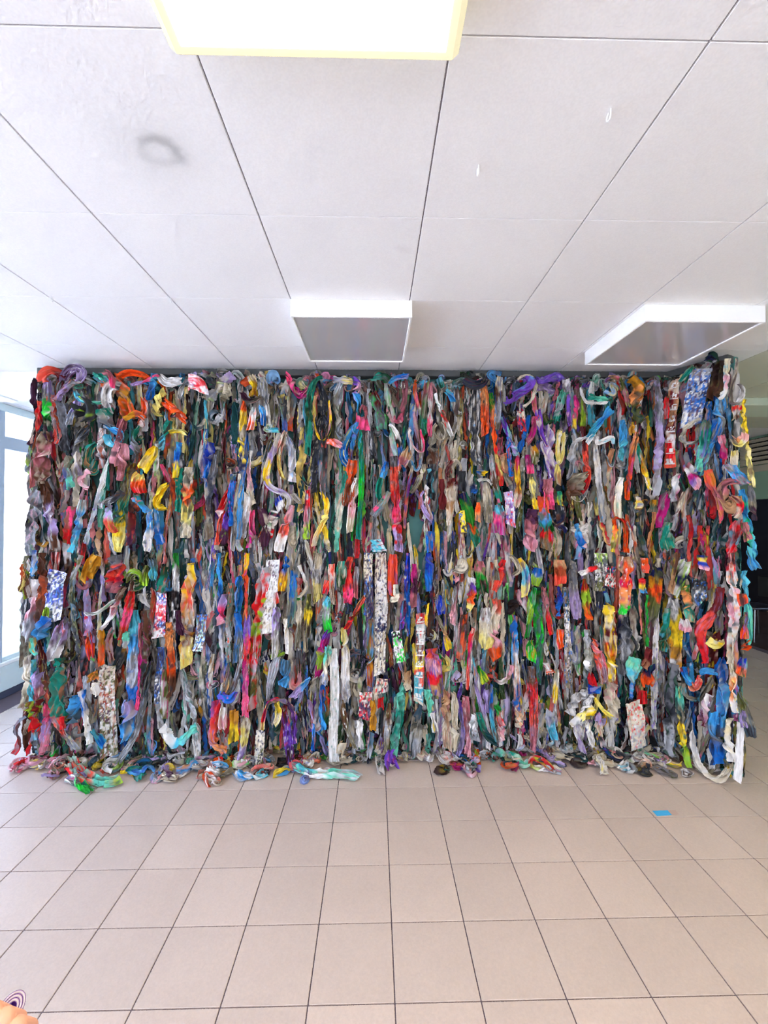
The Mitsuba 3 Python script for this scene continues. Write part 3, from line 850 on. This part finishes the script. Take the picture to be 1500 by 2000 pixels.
1470 100 1470 250;80;k/w;P
1370 110 1310 130 1250 160;45;r/w;
1280 190 1290 350 1310 490;55;r/li/or;
1200 60 1200 250 1230 480;65;g/lv;
1340 640 1400 800 1420 960;64;or/co/ru;
1460 380 1470 550 1470 750 1470 950;80;y/o/dr/or/y/w;
1470 950 1490 1200;85;o;
1330 880 1340 970;65;r;
1300 560 1300 750 1290 980;55;lg/w/db;
1400 1520 1420 1600;75;w;F
1000 1440 1100 1450 1230 1510;40;w/lg;F
950 1380 1100 1400 1220 1460;45;kh/w;F
@H 1200 1080 4.1667
90 30 90 250 70 500;105;tan/or/r/ao/bg;
240 40 240 160;75;or/co;
230 210 230 320;95;r/y/sb;
330 120 330 300 300 500 280 560;80;n/mu/or/ol/kh;
340 420 340 650 330 850 320 1100 320 1430;50;w/lg;
260 340 260 560 265 760;22;gr;
480 370 490 550 500 720 490 900 500 1030;105;w/y/mu/w;
580 60 530 200 480 340;85;w/n/w;
510 0 480 200 450 320;58;br/tan;
700 220 690 330 720 400;95;k/w;P
720 20 720 130;115;n/y/rb/lp;
590 260 600 400 610 560;90;gr/ao/t/mt;
850 280 820 450 750 560 700 640 720 780 740 900;85;dr/co/r;
760 710 830 740 890 720;65;ly/y;
570 540 580 640;85;w/lp;
560 930 590 1000 640 1060;55;b/sb;
610 1040 660 1100 700 1020;95;co/r;L
700 980 760 960 830 970;50;sb;
890 860 870 1000 890 1250 850 1400;95;b/sb;
830 1300 830 1500 830 1720;105;sb/g/b;
550 1060 600 1170 660 1200 740 1130 800 1020;50;kh/k/kh;L
770 1150 740 1270 720 1390;65;w/dr;
950 0 960 250 970 450 950 700 940 900;75;r/w/lp/w/o;
960 900 970 1150 990 1300;45;o/ao/w;
1030 1390 1020 1600 1000 1860;50;w;N
940 1350 930 1500 950 1700;85;o/w;
630 1450 680 1700 760 1820 850 1830 930 1750;65;w/o;L
520 1080 540 1300 560 1550 600 1740;65;mt/kh/y/li;
1040 330 1060 420;75;or/co;
1070 480 1060 700;55;ol/or;
1040 760 1090 750;95;or;
1060 150 1080 350 1090 600 1090 740;60;aq/mt;
1110 -40 1120 40 1150 130;95;aq/sb;
1050 850 1030 1000;65;rb/or;
470 900 460 1200 430 1640;85;g/c/lg;
160 850 150 1000 130 1180;105;mt/aq/b;
150 1210 180 1400 200 1590;115;o/lg;P
240 1120 240 1230;65;r;
290 780 230 930;75;dr;
280 900 260 1080;95;n/or;
100 520 90 750 80 1000;95;c/lg/g;
1020 1130 1070 1300 1120 1500;75;ol/kh/c;
1050 1280 1060 1420;60;lv;
430 450 410 650 390 800;70;t/dg;
20 1600 100 1650 60 1740;75;k/w;F
130 1640 250 1630 400 1680 550 1720;55;w/mt/li/y;F
280 1540 380 1620;85;g/w;F'''
heroes = []
for line in DATA.strip().split('\n'):
    if line[0] == '@':
        a = line[1:].split(); ox, oy, sc = float(a[1]), float(a[2]), float(a[3]); continue
    pts, w, cs, fl = line.split(';')
    p = np.array([float(x) for x in pts.split()]).reshape(-1, 2) / sc + [ox, oy]
    w = float(w) / sc
    ln = np.linalg.norm(np.diff(p, axis=0), axis=1).sum()
    heroes.append(dict(p=p, w=w, cols=cs.split('/'), fl=fl, ln=ln, area=ln * w, c=p.mean(0)))
order = np.argsort([-h['area'] for h in heroes])
nh = sum('F' not in h['fl'] for h in heroes)
rank = 0
for o in order:
    h = heroes[o]
    h['rank'] = rank
    if 'F' not in h['fl']: rank += 1
HC = np.array([h['c'] for h in heroes])

def build_hero(i, h):
    r = np.random.default_rng(1000 + i)
    fl = h['fl']
    if 'F' in fl:
        n = len(h['p'])
        P = on_z(h['p'][:, 0], h['p'][:, 1] + h['w'] * .15, .03)
        P[:, 2] = .014 + .03 * r.random(n); P[0, 2] += .01
        N = np.tile([0, -.25, .97], (n, 1))
    else:
        d = .165 + .065 * (h['rank'] / nh) + .045 * r.random()
        d = d + (r.random(len(h['p'])) - .5) * .03
        if 'K' in fl: d = d + (np.arange(len(h['p'])) % 2) * .03
        P, N = surf(h['p'][:, 0], h['p'][:, 1], d)
        P[:, 2] = np.maximum(P[:, 2], .02)
    dep = np.linalg.norm(P[:, :2], axis=1).mean()
    width = h['w'] * P[:, 1].mean() / FOC * 1.12
    cols = [COL[c] for c in h['cols']]
    return strip_mesh(P, N, width, cols, 17 + i * 131, fl, step=.0052, vn=17)

# labels
def colours(h):
    u = []
    for c in h['cols']:
        if NAME[c] not in u: u.append(NAME[c])
    return u
def place(c, floor_):
    x, y = c
    hx = ('at the left end' if x < 105 else 'in the left part' if x < 310 else 'left of centre' if x < 560 else 'under the middle lamp' if x < 800 else 'right of centre' if x < 1010 else 'in the right part' if x < 1170 else 'under the right lamp' if x < 1310 else 'on the angled end')
    if floor_: return hx
    hy = 'top' if y < 785 else 'high' if y < 915 else 'mid-height' if y < 1085 else 'low' if y < 1265 else 'near the floor'
    return hy + ' ' + hx
def base_label(h, nc):
    fl, u = h['fl'], colours(h)
    c = u[0] if nc == 1 or len(u) == 1 else f'{u[0]} and {u[1]}' if nc == 2 or len(u) == 2 else f'{u[0]}, {u[1]} and {u[2]}'
    if 'F' in fl: return f'{c} fabric strip lying on the floor {place(h["c"], True)}'
    form = 'looped' if 'L' in fl else 'knotted' if 'K' in fl else 'printed' if fl and fl in 'PBQ' else 'long hanging' if h['ln'] > 150 else 'wide short' if h['w'] / h['ln'] > .6 else 'hanging'
    return f'{form} {c} fabric strip {place(h["c"], False)}'
shown = [o for o in order if 'F' in heroes[o]['fl']] + [o for o in order if 'F' not in heroes[o]['fl']][:300]
lab = {o: base_label(heroes[o], 2) for o in shown}
def dupes():
    g = {}
    for o, l in lab.items(): g.setdefault(l, []).append(o)
    return [v for v in g.values() if len(v) > 1]
for v in dupes():
    for o in v: lab[o] = base_label(heroes[o], 3)
used_n = {}
for rnd in range(6):
    for v in dupes():
        for o in v:
            h = heroes[o]
            dd = sorted((p for p in shown if p != o), key=lambda p: np.hypot(*((heroes[p]['c'] - h['c']) * [1, .6])))[rnd]
            nb = heroes[dd]; dx, dy = nb['c'] - h['c']
            side = ('beside' if abs(dx) < 4 and abs(dy) < 4 else ('left of' if dx > 0 else 'right of') if abs(dx) > abs(dy) * .7 else ('above' if dy > 0 else 'below'))
            lab[o] = base_label(h, 2) + f', {side} {"an" if colours(nb)[0][0] in "aeiou" else "a"} {colours(nb)[0]} one'

def trim(l):
    w = l.split()
    for a in ('fabric', 'hanging', 'long', 'one', 'a'):
        if len(w) > 16 and a in w: w.remove(a)
    return ' '.join(w)
lab = {o: trim(l) for o, l in lab.items()}
print('shared labels', len(dupes()))
for o in shown:
    h = heroes[o]
    V, Fq, Cc = build_hero(o, h)
    k = put('fabric_strip', (V, Fq), 'm_cloth_paint' if o % 4 == 0 or 'P' in h['fl'] else 'm_cloth', smooth=True, color=Cc)
    tag(k, lab[o], 'fabric strip', 'fabric strips lying on the floor' if 'F' in h['fl'] else 'fabric strips hanging on the wall')

# all the other strips behind and between them
VS, FS, CS, off = [], [], [], 0
def add(m):
    global off
    V, f, c = m
    VS.append(V); FS.append(f + off); CS.append(c); off += len(V)
hs = set(shown)
for o in order:
    if o not in hs: add(build_hero(o, heroes[o]))
LT = L1 + L2
def at_s(s, d):
    """(X, Y) at the length s along the partition, d in front of it."""
    s = np.asarray(s, float)
    main = s <= L1
    xy = np.where(main[..., None], np.stack([XW0 + s, np.full_like(s, WALLY)], -1) + N1 * np.asarray(d)[..., None], A + U2 * (s - L1)[..., None] + N2 * np.asarray(d)[..., None])
    nn = np.where(main[..., None], np.r_[N1, 0], np.r_[N2, 0])
    return xy, nn
def to_px(X, Y, Z):
    c = RC @ np.array([X, -(Z - EYE), Y]); return c[:2] / c[2] * FOC + [750, 1000]
def pick_cols(px, r, neutral, pool=NEUT):
    dd = np.hypot(*((HC - px) * [1, .8]).T)
    near = np.argsort(dd)[:10]
    out = []
    for _ in range(r.integers(1, 4)):
        if r.random() < neutral: out.append(pool[r.integers(len(pool))] * r.uniform(.6, 1.1))
        else:
            h = heroes[near[r.integers(10)]]; out.append(COL[h['cols'][r.integers(len(h['cols']))]] * .76 + STAIN[r.integers(len(STAIN))] * .24)
    return out
r = np.random.default_rng(11)
def filler(n, d0, d1, l0, l1, w0, w1, neutral, seed, zlo=.03, loopy=.2, step=.013, pool=NEUT):
    for i in range(n):
        s0 = r.uniform(-.09, LT + .03); ln = r.uniform(l0, l1)
        zt = r.uniform(max(.12, zlo + .1), H - .07)
        if r.random() < .15: zt = H - r.uniform(.07, .12)
        ln = min(ln, zt - zlo * r.uniform(.3, 3))
        d = r.uniform(d0, d1)
        m = max(3, int(ln / .12))
        if r.random() < loopy:
            a = np.linspace(0, np.pi, 7); wd = r.uniform(.015, .08); dp = r.uniform(.08, .45) if zt > .5 else r.uniform(.05, .15)
            ss = s0 - wd * np.cos(a); zz = zt - dp * np.sin(a) ** .8; zz = np.maximum(zz, .03)
        else:
            u = np.linspace(0, 1, m + 1)
            ss = s0 + np.cumsum(r.normal(0, .012, m + 1)) + r.normal(0, .05) * u; zz = zt - ln * u
        ss = np.clip(ss, .03 - .05 * np.clip((2.3 - zz) / .2, 0, 1) - .09 * r.random() * np.clip((2.1 - zz) / .8, 0, 1), LT + .02)
        dd = np.clip(d + r.normal(0, .012, len(ss)), .012, .3)
        xy, nn = at_s(ss, dd)
        px = to_px(xy[len(ss) // 2][0], xy[len(ss) // 2][1], zz[len(ss) // 2])
        cols = pick_cols(px, r, neutral, pool)
        add(strip_mesh(np.c_[xy, zz], nn, r.uniform(w0, w1), cols, seed + i * 37, '', step=step, vn=6))
filler(600, .012, .05, .5, 1.3, .035, .075, .85, 5000, loopy=.05, pool=DARK_SHADE)
filler(760, .05, .10, .35, 1.0, .022, .06, .6, 60000, loopy=.15, pool=DARK_SHADE + NEUT)
filler(640, .07, .125, .25, .7, .02, .05, .45, 110000, loopy=.2, step=.010)
def knot(c, nrm, size, cols, seed, flat=1.0, zmin=.012):
    rr = np.random.default_rng(seed)
    P = rr.normal(size=(6, 3)); P = P / np.linalg.norm(P, axis=1, keepdims=True) * size * rr.uniform(.4, 1.0, (6, 1))
    P[:, 2] *= flat
    P = P + c
    P[:, 2] = np.clip(P[:, 2], zmin, H - .03)
    if flat == 1: P[:, 1] = np.minimum(P[:, 1], WALLY - .02)
    add(strip_mesh(P, np.tile(nrm, (6, 1)), rr.uniform(.03, .06), cols, seed, '', step=.010, vn=7, zmin=zmin))
for i in range(150):      # tied round the rail
    s = r.uniform(0, LT); xy, nn = at_s(np.array([s]), np.array([r.uniform(.07, .12)])); z = H - r.uniform(.06, .16)
    knot(np.r_[xy[0], z], nn[0], .06, pick_cols(to_px(*xy[0], z), r, .35), 200000 + i)
for i in range(200):      # knots further down
    s = r.uniform(0, LT); xy, nn = at_s(np.array([s]), np.array([r.uniform(.05, .11)])); z = r.uniform(.1, H - .1)
    knot(np.r_[xy[0], z], nn[0], .055, pick_cols(to_px(*xy[0], z), r, .55, DARK_SHADE + NEUT), 230000 + i)
for i in range(270):      # heap along the foot
    s = r.uniform(-.02, LT - .12); dd = min(abs(r.normal(.06, .11)) + .03, .34)
    if s > L1 - .1: dd = min(dd, .12)
    xy, nn = at_s(np.array([s]), np.array([dd])); z = .02 + .05 * r.random() * max(0, 1 - dd / .3)
    knot(np.r_[xy[0], z], np.array([0, -.3, .95]), r.uniform(.04, .10), pick_cols(to_px(*xy[0], z), r, .5), 260000 + i, flat=.3, zmin=.005)
V, Fq, Cc = np.vstack(VS), np.vstack(FS), np.vstack(CS)
k = put('fabric_scraps', (V, Fq), 'm_cloth', smooth=True, color=Cc)
tag(k, 'dense tangle of smaller paint-stained cloth strips covering the partition behind the larger ones', 'fabric strips', kind='stuff')

# ---------------------------------------------------------------- hand at the lower left corner
import manifold3d as m3
def chain(pts, rad):
    out = []
    for a in range(len(pts) - 1):
        s = [m3.Manifold.sphere(rad[b], 20).translate(list(map(float, pts[b]))) for b in (a, a + 1)]
        out.append(m3.Manifold.batch_hull(s))
    return out
HY = .62
h0 = lambda px, py, y=HY: on_y(np.float64(px), np.float64(py), y)
palm, wrist, elbow = h0(-20, 2050), h0(-110, 2150, .56), h0(-420, 2480, .40)
parts = chain([palm, wrist, elbow], [.036, .028, .042])
for k_, (bx, by, tx, ty) in enumerate([(-52, 1986, 8, 1984), (-30, 1998, 34, 1994), (-6, 2016, 56, 2010), (14, 2044, 66, 2034)]):
    b_, m_, t_ = h0(bx, by, HY - .03), h0((bx + tx) / 2 + 6, (by + ty) / 2 - 4, HY - .055), h0(tx, ty, HY - .02)
    parts += chain([palm + (b_ - palm) * .7, m_, t_], [.014, .0125, .0105])
parts += chain([palm, h0(-75, 1995, HY - .03), h0(-40, 1978, HY - .04)], [.016, .013, .010])
man = m3.Manifold.batch_boolean(parts, m3.OpType.Add).refine_to_length(.004)
mm = man.to_mesh(); hm = trimesh.Trimesh(mm.vert_properties[:, :3], mm.tri_verts); trimesh.smoothing.filter_taubin(hm, iterations=8)
tag('person', 'bare hand reaching into the lower left corner, holding a rolled purple cloth', 'person')
put('hand', hm, 'm_skin', 'person', smooth=True)
# rolled cloth held by the hand: a spiral sheet
c0 = h0(20, 1970, HY + .01); vw = (c0 - CAM) / np.linalg.norm(c0 - CAM)
dl = h0(-20, 2030, HY + .01) - c0; dl /= np.linalg.norm(dl)
e3 = .62 * vw + .78 * dl; e3 /= np.linalg.norm(e3)
e1 = np.cross(e3, vw); e1 /= np.linalg.norm(e1); e2 = np.cross(e3, e1)
th = np.linspace(0, 4.2 * 2 * np.pi, 240); rad = .004 + .0165 * th / th[-1]
ring = c0 + (np.cos(th) * rad * .8)[:, None] * e1 + (np.sin(th) * rad * 1.05)[:, None] * e2
nl = 6
VV = np.vstack([ring + e3 * t for t in np.linspace(0, .07, nl)])
g = np.arange(240 * nl).reshape(nl, 240)
FF = np.stack([g[:-1, :-1], g[:-1, 1:], g[1:, 1:], g[1:, :-1]], -1).reshape(-1, 4)
band = lambda t: np.where((t > th[-1] * .80)[:, None], COL['n'], np.where((np.sin(t * 1.5) > 0)[:, None], COL['p'] * 1.1, COL['lv'] * 1.25))
CC = np.tile(band(th), (nl, 1))
turn = 57   # the rolled end: the sheet's edges seen end-on, each turn with its thickness
inner, mid = ring[:-turn], None
lay = [ring[:-turn] * (1 - t) + ring[turn:] * t - e3 * (.0015 * math.sin(t * math.pi)) for t in (0, .34, .67, 1)]
nE = len(lay[0]); base = len(VV)
VV = np.vstack([VV] + lay)
g = base + np.arange(4 * nE).reshape(4, nE)
FF = np.vstack([FF, np.stack([g[:-1, :-1], g[1:, :-1], g[1:, 1:], g[:-1, 1:]], -1).reshape(-1, 4)])
CC = np.vstack([CC, np.tile(COL['p'], (nE, 1)), np.tile(COL['w'], (nE, 1)), np.tile(COL['lv'] * 1.2, (nE, 1)), np.tile(COL['pl'], (nE, 1))])
k = put('rolled_cloth', (VV, FF), 'm_cloth', smooth=True, color=np.clip(CC, 0, .9))
tag(k, 'rolled purple and white cloth held by the hand in the lower left corner', 'cloth')
